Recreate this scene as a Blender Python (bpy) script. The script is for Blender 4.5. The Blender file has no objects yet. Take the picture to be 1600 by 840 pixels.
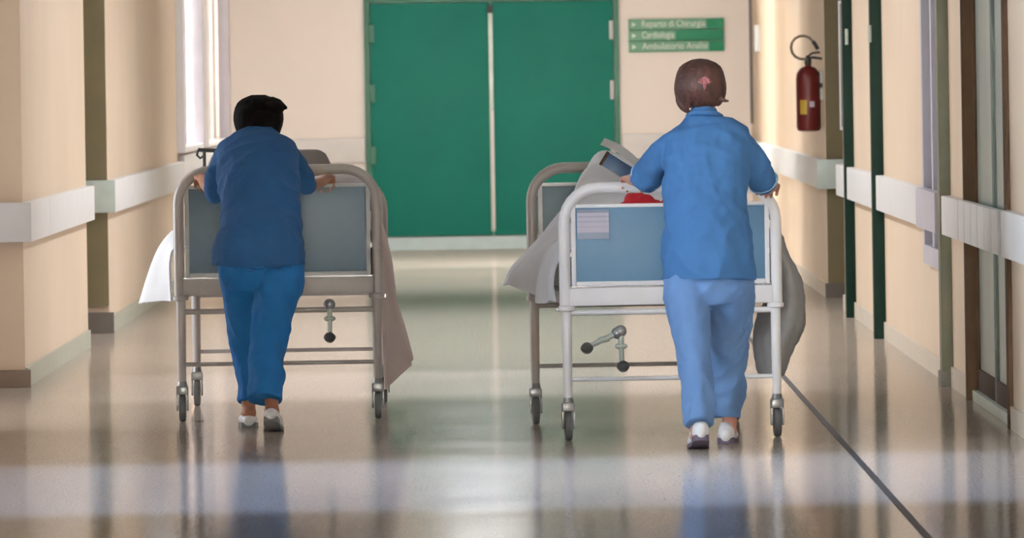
import bpy, bmesh, math, random
from mathutils import Vector, Matrix, noise
random.seed(7)
PI = math.pi
SC = bpy.context.scene
COL = SC.collection

# ------------------------------------------------------------------ camera
F = 13000.0                 # focal length in pixels of the 1600 px wide frame
H = 1.58                    # eye height
ROLL = math.radians(0.9)
cam_d = bpy.data.cameras.new('camera')
cam_d.sensor_width = 36.0
cam_d.lens = 36.0 * F / 1600.0
cam_d.shift_y = -305.0 / 1600.0
cam_d.clip_start = 0.5
cam_d.clip_end = 200.0
cam_d.dof.use_dof = True
cam_d.dof.focus_distance = 36.5
cam_d.dof.aperture_fstop = 13.0
cam = bpy.data.objects.new('camera', cam_d)
COL.objects.link(cam)
cam.matrix_world = Matrix.Translation((0, 0, H)) @ Matrix.Rotation(ROLL, 4, 'Y') @ Matrix.Rotation(PI / 2, 4, 'X')
SC.camera = cam

# ------------------------------------------------------------------ world, light, exposure
W = bpy.data.worlds.new('world')
SC.world = W
W.use_nodes = True
W.node_tree.nodes['Background'].inputs[0].default_value = (0.75, 0.86, 1.0, 1)
W.node_tree.nodes['Background'].inputs[1].default_value = 0.6
SC.view_settings.view_transform = 'Standard'
SC.view_settings.look = 'None'
SC.view_settings.gamma = 1.0
SC.view_settings.use_curve_mapping = False
SC.view_settings.exposure = 1.38


def area(name, loc, sx, sy, power, col, rot=(0, 0, 0), spread=180):
    l = bpy.data.lights.new(name, 'AREA')
    l.shape = 'RECTANGLE'
    l.size, l.size_y = sx, sy
    l.energy = power
    l.color = col
    l.spread = math.radians(spread)
    o = bpy.data.objects.new(name, l)
    COL.objects.link(o)
    o.location = loc
    o.rotation_euler = rot
    return o


SKY = (0.62, 0.76, 1.0)
DAY = (1.0, 0.97, 0.93)
WARM = (1.0, 0.82, 0.62)
area('band_fill_near', (-0.1, 32.2, 2.96), 4.2, 3.9, 23, (0.38, 0.57, 1.0), spread=20)  # added overhead light for the near floor band; the ceiling has no opening
area('band_fill_middle', (-0.3, 42.6, 2.96), 3.5, 3.6, 15, (0.85, 0.88, 1.0), spread=30)  # added overhead light helping the middle floor band, no rooflight built
area('band_fill_far', (-0.2, 66.0, 2.96), 4.4, 11.0, 95, (0.85, 0.92, 1.0), spread=110)  # added overhead fill for the far floor, no rooflight built
area('window_daylight', (-3.6, 67.6, 1.9), 9.6, 1.7, 1900, (0.92, 0.96, 1.0), rot=(0, -PI / 2, 0))
area('sheet_fill', (-4.4, 39.3, 1.5), 2.0, 1.9, 24, (0.9, 0.95, 1.0), rot=(0, -PI / 2, 0), spread=120)  # unseen fill added to whiten the sheet on the left bed
area('side_corridor_daylight', (-4.4, 41.7, 1.6), 2.5, 2.3, 10, (0.85, 0.92, 1.0), rot=(0, -PI / 2, 0), spread=110)
area('left_fill_near', (-2.44, 32.6, 1.9), 1.4, 2.4, 52, (0.74, 0.87, 1.0), rot=(0, -PI / 2, math.radians(12)), spread=95)  # added light for the right nurse's back; the wall has no window here
area('end_wall_fill', (-0.2, 68.0, 2.9), 4.2, 0.6, 42, (1.0, 0.96, 0.92), rot=(math.radians(62), 0, 0), spread=120)  # unseen lamp added to brighten the end wall and green door
area('rear_fill', (0, -3.8, 1.7), 4.4, 2.2, 11500, (0.66, 0.84, 1.0), rot=(PI / 2, 0, PI), spread=110)  # frontal fill added behind the camera; that wall has no window
area('corridor_fill_near', (-0.2, 24.0, 2.96), 0.5, 8.0, 6, (0.85, 0.92, 1.0))  # weak overhead fill added, no lamp body
area('corridor_fill_middle', (-0.2, 50.0, 2.96), 0.5, 12.0, 150, (0.85, 0.92, 1.0))  # overhead fill added to lift the middle walls, no lamp body

# ------------------------------------------------------------------ helpers


def P(u, v, D):
    dx, dy = u - 800.0, v - 115.0
    c, s = math.cos(ROLL), math.sin(ROLL)
    a, b = dx * c - dy * s, dx * s + dy * c
    return Vector((a * D / F, D, H - b * D / F))


def mat(name, col, rough=0.6, spec=0.4, metal=0.0, var=0.0, scale=6.0, bump=0.0, bscale=60.0, trans=0.0, stretch=(1, 1, 1)):
    m = bpy.data.materials.new(name)
    m.use_nodes = True
    nt = m.node_tree
    b = nt.nodes['Principled BSDF']
    b.inputs['Base Color'].default_value = (*col, 1)
    b.inputs['Roughness'].default_value = rough
    b.inputs['Specular IOR Level'].default_value = spec
    b.inputs['Metallic'].default_value = metal
    if trans:
        b.inputs['Transmission Weight'].default_value = trans
    if var or bump:
        tc = nt.nodes.new('ShaderNodeTexCoord')
        mp = nt.nodes.new('ShaderNodeMapping')
        mp.inputs['Scale'].default_value = stretch
        nt.links.new(tc.outputs['Object'], mp.inputs['Vector'])
    if var:
        n = nt.nodes.new('ShaderNodeTexNoise')
        n.inputs['Scale'].default_value = scale
        n.inputs['Detail'].default_value = 4
        nt.links.new(mp.outputs['Vector'], n.inputs['Vector'])
        r = nt.nodes.new('ShaderNodeValToRGB')
        r.color_ramp.elements[0].position = 0.3
        r.color_ramp.elements[1].position = 0.7
        r.color_ramp.elements[0].color = (*[max(0, c * (1 - var)) for c in col], 1)
        r.color_ramp.elements[1].color = (*[min(1, c * (1 + var)) for c in col], 1)
        nt.links.new(n.outputs['Fac'], r.inputs['Fac'])
        nt.links.new(r.outputs['Color'], b.inputs['Base Color'])
    if bump:
        n2 = nt.nodes.new('ShaderNodeTexNoise')
        n2.inputs['Scale'].default_value = bscale
        n2.inputs['Detail'].default_value = 3
        nt.links.new(mp.outputs['Vector'], n2.inputs['Vector'])
        bp = nt.nodes.new('ShaderNodeBump')
        bp.inputs['Strength'].default_value = bump
        bp.inputs['Distance'].default_value = 0.01
        nt.links.new(n2.outputs['Fac'], bp.inputs['Height'])
        nt.links.new(bp.outputs['Normal'], b.inputs['Normal'])
    return m


def floor_mat():
    m = bpy.data.materials.new('polished_terrazzo')
    m.use_nodes = True
    nt = m.node_tree
    for n in list(nt.nodes):
        nt.nodes.remove(n)
    out = nt.nodes.new('ShaderNodeOutputMaterial')
    tc = nt.nodes.new('ShaderNodeTexCoord')
    n1 = nt.nodes.new('ShaderNodeTexNoise')
    n1.inputs['Scale'].default_value = 90.0
    n1.inputs['Detail'].default_value = 5
    nt.links.new(tc.outputs['Object'], n1.inputs['Vector'])
    r = nt.nodes.new('ShaderNodeValToRGB')
    r.color_ramp.elements[0].position = 0.35
    r.color_ramp.elements[1].position = 0.65
    r.color_ramp.elements[0].color = (0.32, 0.26, 0.205, 1)
    r.color_ramp.elements[1].color = (0.48, 0.405, 0.335, 1)
    nt.links.new(n1.outputs['Fac'], r.inputs['Fac'])
    d = nt.nodes.new('ShaderNodeBsdfDiffuse')
    nt.links.new(r.outputs['Color'], d.inputs['Color'])
    g = nt.nodes.new('ShaderNodeBsdfGlossy')
    g.inputs['Roughness'].default_value = 0.17
    g.inputs['Color'].default_value = (0.95, 0.93, 0.9, 1)
    mx = nt.nodes.new('ShaderNodeMixShader')
    mx.inputs[0].default_value = 0.5
    n2 = nt.nodes.new('ShaderNodeTexNoise')
    n2.inputs['Scale'].default_value = 1.4
    nt.links.new(tc.outputs['Object'], n2.inputs['Vector'])
    mr = nt.nodes.new('ShaderNodeMapRange')
    mr.inputs['To Min'].default_value = 0.085
    mr.inputs['To Max'].default_value = 0.12
    nt.links.new(n2.outputs['Fac'], mr.inputs['Value'])
    nt.links.new(mr.outputs['Result'], g.inputs['Roughness'])
    nt.links.new(d.outputs[0], mx.inputs[1])
    nt.links.new(g.outputs[0], mx.inputs[2])
    nt.links.new(mx.outputs[0], out.inputs[0])
    return m


def pane_mat():
    m = bpy.data.materials.new('clear_pane')
    m.use_nodes = True
    nt = m.node_tree
    for n in list(nt.nodes):
        nt.nodes.remove(n)
    out = nt.nodes.new('ShaderNodeOutputMaterial')
    t = nt.nodes.new('ShaderNodeBsdfTransparent')
    t.inputs[0].default_value = (0.92, 0.95, 0.95, 1)
    g = nt.nodes.new('ShaderNodeBsdfGlossy')
    g.inputs['Roughness'].default_value = 0.05
    fr = nt.nodes.new('ShaderNodeFresnel')
    mx = nt.nodes.new('ShaderNodeMixShader')
    nt.links.new(fr.outputs[0], mx.inputs[0])
    nt.links.new(t.outputs[0], mx.inputs[1])
    nt.links.new(g.outputs[0], mx.inputs[2])
    nt.links.new(mx.outputs[0], out.inputs[0])
    return m


M = {
    'floor': floor_mat(),
    'pane': pane_mat(),
    'wall_l': mat('cream_wall_paint', (0.62, 0.475, 0.345), 0.45, 0.35, var=0.05, scale=0.8, bump=0.05),
    'wall_r': mat('pale_cream_wall_paint', (0.66, 0.505, 0.365), 0.45, 0.35, var=0.05, scale=0.8, bump=0.05),
    'wall_b': mat('rosy_cream_wall_paint', (0.84, 0.765, 0.715), 0.5, 0.3, var=0.03, scale=0.9, bump=0.04),
    'ceil': mat('white_ceiling', (0.8, 0.77, 0.72), 0.8, var=0.03),
    'rail': mat('white_wall_guard', (0.64, 0.62, 0.61), 0.4, var=0.03),
    'base_l': mat('grey_green_skirting', (0.36, 0.36, 0.29), 0.4, var=0.06),
    'base_r': mat('beige_skirting', (0.55, 0.47, 0.38), 0.4, var=0.05),
    'olive': mat('olive_brown_paint', (0.135, 0.105, 0.045), 0.5, var=0.06, scale=3),
    'darkbase': mat('dark_skirting_block', (0.10, 0.08, 0.065), 0.5, var=0.08),
    'sage': mat('sage_green_paint', (0.125, 0.125, 0.08), 0.5, var=0.06, scale=3),
    'dgreen': mat('dark_green_paint', (0.003, 0.019, 0.012), 0.5, 0.12, var=0.08, scale=4),
    'door': mat('emerald_door_laminate', (0.010, 0.175, 0.132), 0.5, 0.12, var=0.05, scale=2.0),
    'doorframe': mat('door_frame_green', (0.06, 0.19, 0.13), 0.5, var=0.05),
    'alu': mat('brushed_metal_strip', (0.42, 0.47, 0.42), 0.4, metal=0.3, var=0.1, scale=8),
    'sill': mat('pale_blue_kick_strip', (0.50, 0.62, 0.64), 0.45, var=0.05),
    'white': mat('white_enamel', (0.78, 0.76, 0.76), 0.4, var=0.03),
    'lilac': mat('lilac_grey_enamel', (0.46, 0.43, 0.48), 0.4, var=0.05),
    'brown': mat('dark_brown_wood', (0.075, 0.042, 0.026), 0.75, 0.08, var=0.2, scale=10, stretch=(1, 1, .15)),
    'brownb': mat('brown_skirting', (0.15, 0.10, 0.07), 0.6, var=.08),
    'greys': mat('grey_green_stile', (0.20, 0.23, 0.20), 0.6, 0.15, var=.05),
    'dglass': mat('grey_green_glass', (0.27, 0.32, 0.285), 0.32, 0.45, var=0.12, scale=3, stretch=(1, 1, .1)),
    'bglass': mat('blue_grey_glass', (0.22, 0.27, 0.33), 0.15, 0.6, var=0.1, scale=3),
    'joint': mat('black_joint_filler', (0.025, 0.02, 0.02), 0.6, var=0.2, scale=20),
    'signg': mat('sign_green', (0.012, 0.235, 0.115), 0.5, var=0.04),
    'signp': mat('sign_pale_green', (0.17, 0.36, 0.24), 0.5, var=0.04),
    'signw': mat('sign_lettering_white', (0.72, 0.78, 0.72), 0.5, var=0.02),
    'red': mat('extinguisher_red', (0.105, 0.007, 0.007), 0.35, 0.3, var=0.08, scale=10),
    'yellow': mat('yellow_label', (0.5, 0.32, 0.03), 0.5, var=0.1),
    'black': mat('black_rubber', (0.03, 0.03, 0.03), 0.5, var=0.2, scale=20),
    'bedL': mat('grey_enamel_tube', (0.40, 0.36, 0.34), 0.35, 0.5, var=0.05),
    'bedR': mat('off_white_enamel_tube', (0.90, 0.88, 0.89), 0.35, 0.5, var=0.04),
    'panL': mat('slate_grey_laminate', (0.080, 0.116, 0.16), 0.4, 0.3, var=0.05, scale=3),
    'panR': mat('lit_slate_laminate', (0.12, 0.245, 0.385), 0.4, 0.3, var=0.06, scale=3),  # slate laminate made lighter and bluer, light on the footboard put into colour
    'edge': mat('panel_edging', (0.50, 0.50, 0.50), 0.4, var=0.04),
    'castor': mat('grey_castor_rubber', (0.07, 0.07, 0.075), 0.5, var=0.2, scale=20),
    'fork': mat('castor_fork_steel', (0.22, 0.22, 0.23), 0.35, metal=0.5, var=0.1),
    'linen': mat('white_linen', (0.90, 0.90, 0.93), 0.8, 0.1, var=0.03, bump=0.3, bscale=25),
    'greyl': mat('grey_blanket_wool', (0.33, 0.32, 0.32), 0.85, 0.1, var=0.06, bump=0.3, bscale=30),
    'beige': mat('beige_pink_blanket', (0.70, 0.585, 0.56), 0.85, 0.1, var=0.05, bump=0.3, bscale=30),
    'matt': mat('mattress_cover', (0.55, 0.55, 0.56), 0.7, var=0.04),
    'redc': mat('red_cloth', (0.55, 0.02, 0.035), 0.7, 0.2, var=0.2, scale=14, bump=0.4),
    'bluec': mat('deep_blue_plastic', (0.01, 0.045, 0.14), 0.4, var=0.25, scale=8),
    'cush': mat('grey_brown_vinyl', (0.16, 0.135, 0.125), 0.5, var=0.1),
    'skinL': mat('warm_skin', (0.36, 0.15, 0.085), 0.5, 0.3, var=0.12, scale=14),
    'skinR': mat('fair_skin', (0.55, 0.25, 0.18), 0.5, 0.3, var=0.12, scale=14),
    'hairL': mat('black_hair', (0.004, 0.003, 0.003), 0.7, 0.04, var=0.3, scale=50, bump=0.5, bscale=80, stretch=(3, 3, .3)),
    'hairR': mat('dark_auburn_hair', (0.062, 0.024, 0.018), 0.45, 0.35, var=0.5, scale=26, bump=0.5, bscale=80, stretch=(3, 3, .3)),
    'tunL': mat('blue_tunic_cloth', (0.023, 0.080, 0.205), 0.8, 0.15, var=0.06, scale=8, bump=0.35, bscale=14),
    'troL': mat('blue_trouser_cloth', (0.018, 0.124, 0.34), 0.8, 0.15, var=0.06, scale=8, bump=0.35, bscale=14),
    'tunR': mat('sky_blue_tunic_cloth', (0.050, 0.142, 0.315), 0.8, 0.15, var=0.06, scale=8, bump=0.35, bscale=14),
    'troR': mat('light_blue_trouser_cloth', (0.127, 0.232, 0.44), 0.8, 0.15, var=0.06, scale=8, bump=0.35, bscale=14),
    'trim': mat('pale_blue_piping', (0.28, 0.47, 0.68), 0.8, 0.1, var=0.04),
    'shoe': mat('white_clog_leather', (0.75, 0.73, 0.74), 0.45, var=0.05),
    'soleL': mat('grey_shoe_sole', (0.16, 0.16, 0.16), 0.6, var=0.1),
    'soleR': mat('dark_plum_shoe_sole', (0.12, 0.09, 0.13), 0.6, var=0.1),
    'clip': mat('rose_hair_clip', (0.38, 0.13, 0.13), 0.35, var=0.2, scale=30),
    'eyew': mat('eye_white', (0.7, 0.7, 0.68), 0.3, var=0.02),
}


class MB:
    """collects geometry for one mesh object"""

    def __init__(s):
        s.v, s.f = [], []

    def add(s, v, f):
        k = len(s.v)
        s.v += [Vector(p) for p in v]
        s.f += [[i + k for i in q] for q in f]
        return s

    def box(s, x0, x1, y0, y1, z0, z1, ch=0.0):
        bm = bmesh.new()
        bmesh.ops.create_cube(bm, size=1.0)
        for q in bm.verts:
            q.co = Vector(((x0 + x1) / 2 + q.co.x * (x1 - x0), (y0 + y1) / 2 + q.co.y * (y1 - y0), (z0 + z1) / 2 + q.co.z * (z1 - z0)))
        if ch:
            bmesh.ops.bevel(bm, geom=bm.edges[:], offset=ch, segments=2, affect='EDGES', profile=0.6)
        bm.verts.ensure_lookup_table()
        s.add([q.co.copy() for q in bm.verts], [[q.index for q in f.verts] for f in bm.faces])
        bm.free()
        return s

    def tube(s, pts, rad, n=12, side=None, dense=1, round_ends=False):
        """rad: per point radius or (across, other)"""
        pts = [Vector(p) for p in pts]
        if not isinstance(rad, (list, tuple)):
            rad = [rad] * len(pts)
        rad = [r if isinstance(r, (list, tuple)) else (r, r) for r in rad]
        if dense > 1 and len(pts) > 2:
            q, rr = [], []
            for i in range(len(pts) - 1):
                p0, p1, p2, p3 = pts[max(i - 1, 0)], pts[i], pts[i + 1], pts[min(i + 2, len(pts) - 1)]
                r0, r1, r2, r3 = rad[max(i - 1, 0)], rad[i], rad[i + 1], rad[min(i + 2, len(pts) - 1)]
                for k in range(dense):
                    t = k / dense
                    h = [(-t + 2 * t * t - t ** 3) / 2, (2 - 5 * t * t + 3 * t ** 3) / 2, (t + 4 * t * t - 3 * t ** 3) / 2, (-t * t + t ** 3) / 2]
                    q.append(p0 * h[0] + p1 * h[1] + p2 * h[2] + p3 * h[3])
                    rr.append(tuple(max(1e-4, r0[j] * h[0] + r1[j] * h[1] + r2[j] * h[2] + r3[j] * h[3]) for j in (0, 1)))
            q.append(pts[-1])
            rr.append(rad[-1])
            pts, rad = q, rr
        if round_ends:
            d0 = (pts[0] - pts[1]).normalized()
            d1 = (pts[-1] - pts[-2]).normalized()
            a0, a1, r0, r1 = pts[0], pts[-1], rad[0], rad[-1]
            e0 = [(a0 + d0 * min(r0) * math.sin(t), tuple(x * math.cos(t) for x in r0)) for t in (1.35, 1.0, 0.5)]
            e1 = [(a1 + d1 * min(r1) * math.sin(t), tuple(x * math.cos(t) for x in r1)) for t in (0.5, 1.0, 1.35)]
            pts = [e[0] for e in e0] + pts + [e[0] for e in e1]
            rad = [e[1] for e in e0] + rad + [e[1] for e in e1]
        V, Fc = [], []
        ref = Vector(side) if side is not None else None
        prev = None
        for i, p in enumerate(pts):
            t = (pts[min(i + 1, len(pts) - 1)] - pts[max(i - 1, 0)]).normalized()
            if ref is not None:
                a = (ref - t * ref.dot(t)).normalized()
            else:
                if prev is None:
                    prev = Vector((1, 0, 0)) if abs(t.x) < 0.8 else Vector((0, 1, 0))
                a = (prev - t * prev.dot(t)).normalized()
                prev = a
            b = t.cross(a)
            for k in range(n):
                w = 2 * PI * k / n
                V.append(p + a * (math.cos(w) * rad[i][0]) + b * (math.sin(w) * rad[i][1]))
        L = len(pts)
        for i in range(L - 1):
            for k in range(n):
                k2 = (k + 1) % n
                Fc.append([i * n + k, i * n + k2, (i + 1) * n + k2, (i + 1) * n + k])
        Fc.append([k for k in range(n)][::-1])
        Fc.append([(L - 1) * n + k for k in range(n)])
        return s.add(V, Fc)

    def ball(s, c, rx, ry=None, rz=None, n=16, m=10, rot=None):
        ry = ry or rx
        rz = rz or rx
        c = Vector(c)
        V = [Vector((0, 0, rz))]
        for i in range(1, m):
            a = PI * i / m
            for k in range(n):
                w = 2 * PI * k / n
                V.append(Vector((rx * math.sin(a) * math.cos(w), ry * math.sin(a) * math.sin(w), rz * math.cos(a))))
        V.append(Vector((0, 0, -rz)))
        Fc = [[0, 1 + k, 1 + (k + 1) % n] for k in range(n)]
        for i in range(m - 2):
            for k in range(n):
                a, b = 1 + i * n + k, 1 + i * n + (k + 1) % n
                Fc.append([a, a + n, b + n, b])
        e = len(V) - 1
        Fc += [[e, e - n + (k + 1) % n, e - n + k] for k in range(n)]
        if rot is not None:
            V = [rot @ q for q in V]
        return s.add([q + c for q in V], Fc)

    def lathe(s, prof, c=(0, 0, 0), n=20, axis='Z'):
        c = Vector(c)
        V, Fc = [], []
        for r, h in prof:
            for k in range(n):
                w = 2 * PI * k / n
                q = (r * math.cos(w), r * math.sin(w), h)
                if axis == 'X':
                    q = (h, q[0], q[1])
                V.append(Vector(q) + c)
        for i in range(len(prof) - 1):
            for k in range(n):
                k2 = (k + 1) % n
                Fc.append([i * n + k, i * n + k2, (i + 1) * n + k2, (i + 1) * n + k])
        Fc.append(list(range(n))[::-1])
        Fc.append([(len(prof) - 1) * n + k for k in range(n)])
        return s.add(V, Fc)

    def grid(s, rows, thick=0.006):
        """rows of points -> a sheet with real thickness"""
        R, C = len(rows), len(rows[0])
        rows = [[Vector(p) for p in r] for r in rows]
        up, lo = [], []
        for i in range(R):
            for j in range(C):
                du = rows[i][min(j + 1, C - 1)] - rows[i][max(j - 1, 0)]
                dv = rows[min(i + 1, R - 1)][j] - rows[max(i - 1, 0)][j]
                nn = du.cross(dv)
                nn = nn.normalized() if nn.length > 1e-9 else Vector((0, 0, 1))
                up.append(rows[i][j] + nn * thick / 2)
                lo.append(rows[i][j] - nn * thick / 2)
        k = R * C
        Fc = []
        for i in range(R - 1):
            for j in range(C - 1):
                a, b, c, d = i * C + j, i * C + j + 1, (i + 1) * C + j + 1, (i + 1) * C + j
                Fc.append([a, b, c, d])
                Fc.append([k + d, k + c, k + b, k + a])
        loop = [j for j in range(C)] + [i * C + C - 1 for i in range(1, R)] + [(R - 1) * C + j for j in range(C - 2, -1, -1)] + [i * C for i in range(R - 2, 0, -1)]
        for i in range(len(loop)):
            a, b = loop[i], loop[(i + 1) % len(loop)]
            Fc.append([b, a, k + a, k + b])
        return s.add(up + lo, Fc)

    def build(s, name, m, parent=None, origin=None, smooth=True):
        o_ = Vector(origin) if origin is not None else Vector((0, 0, 0))
        me = bpy.data.meshes.new(name)
        me.from_pydata([tuple(p - o_) for p in s.v], [], s.f)
        me.validate()
        bm = bmesh.new()
        bm.from_mesh(me)
        bmesh.ops.recalc_face_normals(bm, faces=bm.faces[:])
        bm.to_mesh(me)
        bm.free()
        if smooth:
            for p in me.polygons:
                p.use_smooth = True
            try:
                me.set_sharp_from_angle(angle=math.radians(38))
            except Exception:
                pass
        me.materials.append(m)
        o = bpy.data.objects.new(name, me)
        COL.objects.link(o)
        if parent is not None:
            o.parent = parent
        if origin is not None and parent is None:
            o.location = o_
        return o


def remesh(o, vox, smooth=4, fn=None):
    """fuse the overlapping volumes of o into one continuous skin"""
    md = o.modifiers.new('r', 'REMESH')
    md.mode = 'VOXEL'
    md.voxel_size = vox
    if smooth:
        sm = o.modifiers.new('s', 'SMOOTH')
        sm.iterations = smooth
        sm.factor = 0.5
    dg = bpy.context.evaluated_depsgraph_get()
    dg.update()
    me = bpy.data.meshes.new_from_object(o.evaluated_get(dg))
    old = o.data
    ms = [m for m in old.materials]
    o.modifiers.clear()
    o.data = me
    if not me.materials:
        for m in ms:
            me.materials.append(m)
    bpy.data.meshes.remove(old)
    me.name = o.name
    if fn:
        nr = [v.normal.copy() for v in me.vertices]
        for v, n_ in zip(me.vertices, nr):
            v.co = v.co + fn(v.co, n_)
        me.update()
    for p in me.polygons:
        p.use_smooth = True
    return o


def tag(o, label=None, cat=None, group=None, kind=None):
    if label:
        o['label'] = label
    if cat:
        o['category'] = cat
    if group:
        o['group'] = group
    if kind:
        o['kind'] = kind
    return o


def empty(name, loc, label, cat, rz=0.0, group=None, kind=None):
    o = bpy.data.objects.new(name, None)
    COL.objects.link(o)
    o.location = loc
    o.rotation_euler = (0, 0, rz)
    return tag(o, label, cat, group, kind)


def boxo(name, m, b, parent=None, ch=0.0, label=None, struct=True):
    o = MB().box(*b, ch=ch).build(name, m, parent, smooth=bool(ch))
    if parent is None and struct:
        o['kind'] = 'structure'
    if label:
        o['label'] = label
    return o


for k_, f_ in (('linen', .2), ('beige', .2)):
    nt = M[k_].node_tree
    tr = nt.nodes.new('ShaderNodeBsdfTranslucent')
    tr.inputs[0].default_value = (.9, .9, .92, 1) if k_ == 'linen' else (.55, .45, .42, 1)
    mx = nt.nodes.new('ShaderNodeMixShader')
    mx.inputs[0].default_value = f_
    nt.links.new(nt.nodes['Principled BSDF'].outputs[0], mx.inputs[1])
    nt.links.new(tr.outputs[0], mx.inputs[2])
    nt.links.new(mx.outputs[0], [n for n in nt.nodes if n.type == 'OUTPUT_MATERIAL'][0].inputs[0])
# ------------------------------------------------------------------ the setting
XL, XR, YE, ZC = -2.54, 2.16, 75.2, 3.0
XO = 4.6
WS = 'structure'
fl = boxo('floor', M['floor'], (-XO, XO, -4, YE + .3, -0.2, 0), label='polished beige terrazzo corridor floor with soft reflections')
jt = boxo('trim_1', M['joint'], (1.36, 1.386, -4, YE, -0.001, 0.0025), label='thin black joint line running along the right side of the floor')
boxo('ceiling', M['ceil'], (-XO, XO, -4, YE + .3, ZC, ZC + .2), label='plain white corridor ceiling')
boxo('wall_back', M['wall_b'], (-XO, XO, YE, YE + .3, 0, ZC), label='cream end wall of the corridor around the green double door')
boxo('wall_front', M['wall_l'], (-XO, XO, -4.3, -4, 0, ZC), label='cream wall behind the camera closing the corridor')
boxo('wall_left', M['wall_l'], (-XO - .2, -XO, -4, YE, 0, ZC), label='outer wall of the side openings on the left')
boxo('wall_right', M['wall_r'], (XO, XO + .2, -4, YE, 0, ZC), label='outer wall of the side openings on the right')
boxo('wall_left', M['wall_l'], (-XO, XL, -4, 37.9, 0, ZC), label='near tan wall section on the left')
boxo('wall_left', M['wall_l'], (-XO, XL, 43.0, 49.4, 0, ZC), label='tan wall section between the left side openings')
boxo('wall_left', M['wall_l'], (-XO, XL, 52.0, 62.9, 0, ZC), label='tan wall section beyond the olive jamb on the left')
boxo('wall_left', M['wall_l'], (-2.9, XL, 62.9, 73.0, 0, 1.05), label='cream wall under the left windows')
boxo('wall_left', M['wall_l'], (-2.9, XL, 62.9, 73.0, 2.75, ZC), label='cream wall over the left windows')
boxo('wall_left', M['wall_l'], (-2.9, XL, 66.9, 67.9, 1.05, 2.75), label='cream wall between the left windows')
boxo('wall_left', M['wall_b'], (-XO, XL, 73.0, YE, 0, ZC), label='cream left wall at the far corner')
boxo('wall_right', M['wall_r'], (XR, XO, -4, 36.25, 0, ZC), label='near cream wall section on the right')
boxo('wall_right', M['wall_r'], (XR, XO, 39.5, 41.7, 0, ZC), label='cream wall section beyond the glazed door on the right')
boxo('wall_right', M['wall_r'], (XR, XO, 43.4, 54.5, 0, ZC), label='cream wall section with the dark green posts on the right')
boxo('wall_right', M['wall_r'], (XR, XO, 57.45, YE, 0, ZC), label='bright cream wall section behind the fire extinguisher')
boxo('wall_right', M['wall_r'], (XR + .12, XO, 36.25, 39.5, 0, ZC), label='recess behind the glazed door on the right')
boxo('wall_right', M['wall_r'], (XR + .12, XO, 41.7, 43.4, 0, ZC), label='recess behind the narrow window on the right')
boxo('wall_right', M['wall_r'], (XR, XR + .12, 41.7, 43.4, 0, .56), label='cream wall under the narrow window on the right')

# jambs of the side openings, painted olive down to a dark block
boxo('trim_2', M['olive'], (-2.95, XL, 51.97, 52.0, .17, ZC), label='olive brown jamb on the left wall')
boxo('trim_3', M['darkbase'], (-2.95, XL + .03, 51.93, 52.0, 0, .13), label='dark skirting block under the left olive jamb')
boxo('trim_4', M['olive'], (XR, 2.6, 57.42, 57.45, .1, ZC), label='olive brown jamb beside the fire extinguisher')
boxo('trim_5', M['darkbase'], (XR - .02, 2.6, 57.40, 57.45, 0, .10), label='dark skirting block under the right olive jamb')
boxo('trim_6', M['brownb'], (-3.0, XL + .03, 42.95, 43.0, 0, .09), label='brown skirting on the nearest left jamb')
# green posts on the right wall
boxo('trim_7', M['dgreen'], (XR - .062, XR, 52.75, 52.9, 0.0, ZC), ch=.004, label='farther dark green post on the right wall')
boxo('trim_8', M['dgreen'], (XR - .068, XR, 48.55, 48.7, 0.0, ZC), ch=.004, label='nearer dark green post on the right wall')
p9 = boxo('trim_9', M['sage'], (XR - .056, XR, 41.15, 41.35, 0.0, ZC), ch=.004, label='sage green post on the right wall')
boxo('post_base', M['darkbase'], (XR - .065, XR, 41.1, 41.36, 0.0, 0.075), p9)
boxo('trim_10', M['cush'], (XR - .025, XR, 74.6, 74.75, 1.1, ZC), label='thin grey green strip at the far right corner')
for yy, xx in ((52.74, .035), (48.54, .07)):
    for zz in (1.78,):
        o = MB().tube([(XR - xx, yy, zz - .05), (XR - xx, yy, zz + .05)], .011, n=10).build('hinge', M['alu'], None)
        o.parent = [q for q in COL.objects if q.name == ('trim_7' if yy > 50 else 'trim_8')][0]

# wall guards


def rail(x0, x1, y0, y1, z0=.752, z1=.955, label=None, m=None):
    return boxo('trim_11', m or M['rail'], (x0, x1, y0, y1, z0, z1), ch=.006, label=label)


for i, (a, b) in enumerate(((-3.9, 9), (9.02, 24), (24.02, 37.9))):
    rail(XL, XL + .05, a, b, label='near white wall guard on the left wall')
rail(XL, XL + .05, 42.96, 44.6, label='short white wall guard piece on the left wall')
rail(XL, XL + .05, 44.63, 49.4, label='long white wall guard piece before the left olive jamb')
rail(-2.97, XL + .05, 51.92, 51.97, label='wall guard end wrapped over the left olive jamb', m=M['alu'])  # white guard in shade: the shade is put in as a grey material
rail(XL, XL + .05, 52.0, 63.0, label='white wall guard beyond the left olive jamb')
rail(XL, XL + .05, 63.03, YE - .05, z1=1.0, label='white wall guard under the left windows')
rail(-3.0, XL + .05, 42.9, 42.95, label='white wall guard end over the nearest left jamb')
for a, b in ((-3.9, 15), (15.02, 36.1)):
    rail(XR - .05, XR, a, b, label='near white wall guard on the right wall')
rail(XR - .05, XR, 39.62, 41.1, label='short wall guard between glazed door and sage post', z1=.945)
rail(XR - .07, XR - .01, 41.4, 43.3, label='wall guard across the narrow window', m=M['lilac'])
rail(XR - .05, XR, 43.34, 48.5, label='long white wall guard before the nearer green post')
rail(XR - .05, XR, 48.75, 52.72, label='white wall guard between the two dark green posts')
rail(XR - .05, XR, 52.95, 54.5, label='white wall guard beyond the farther green post')
rail(XR - .05, XR, 57.5, 65.0, label='white wall guard under the fire extinguisher')
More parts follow.
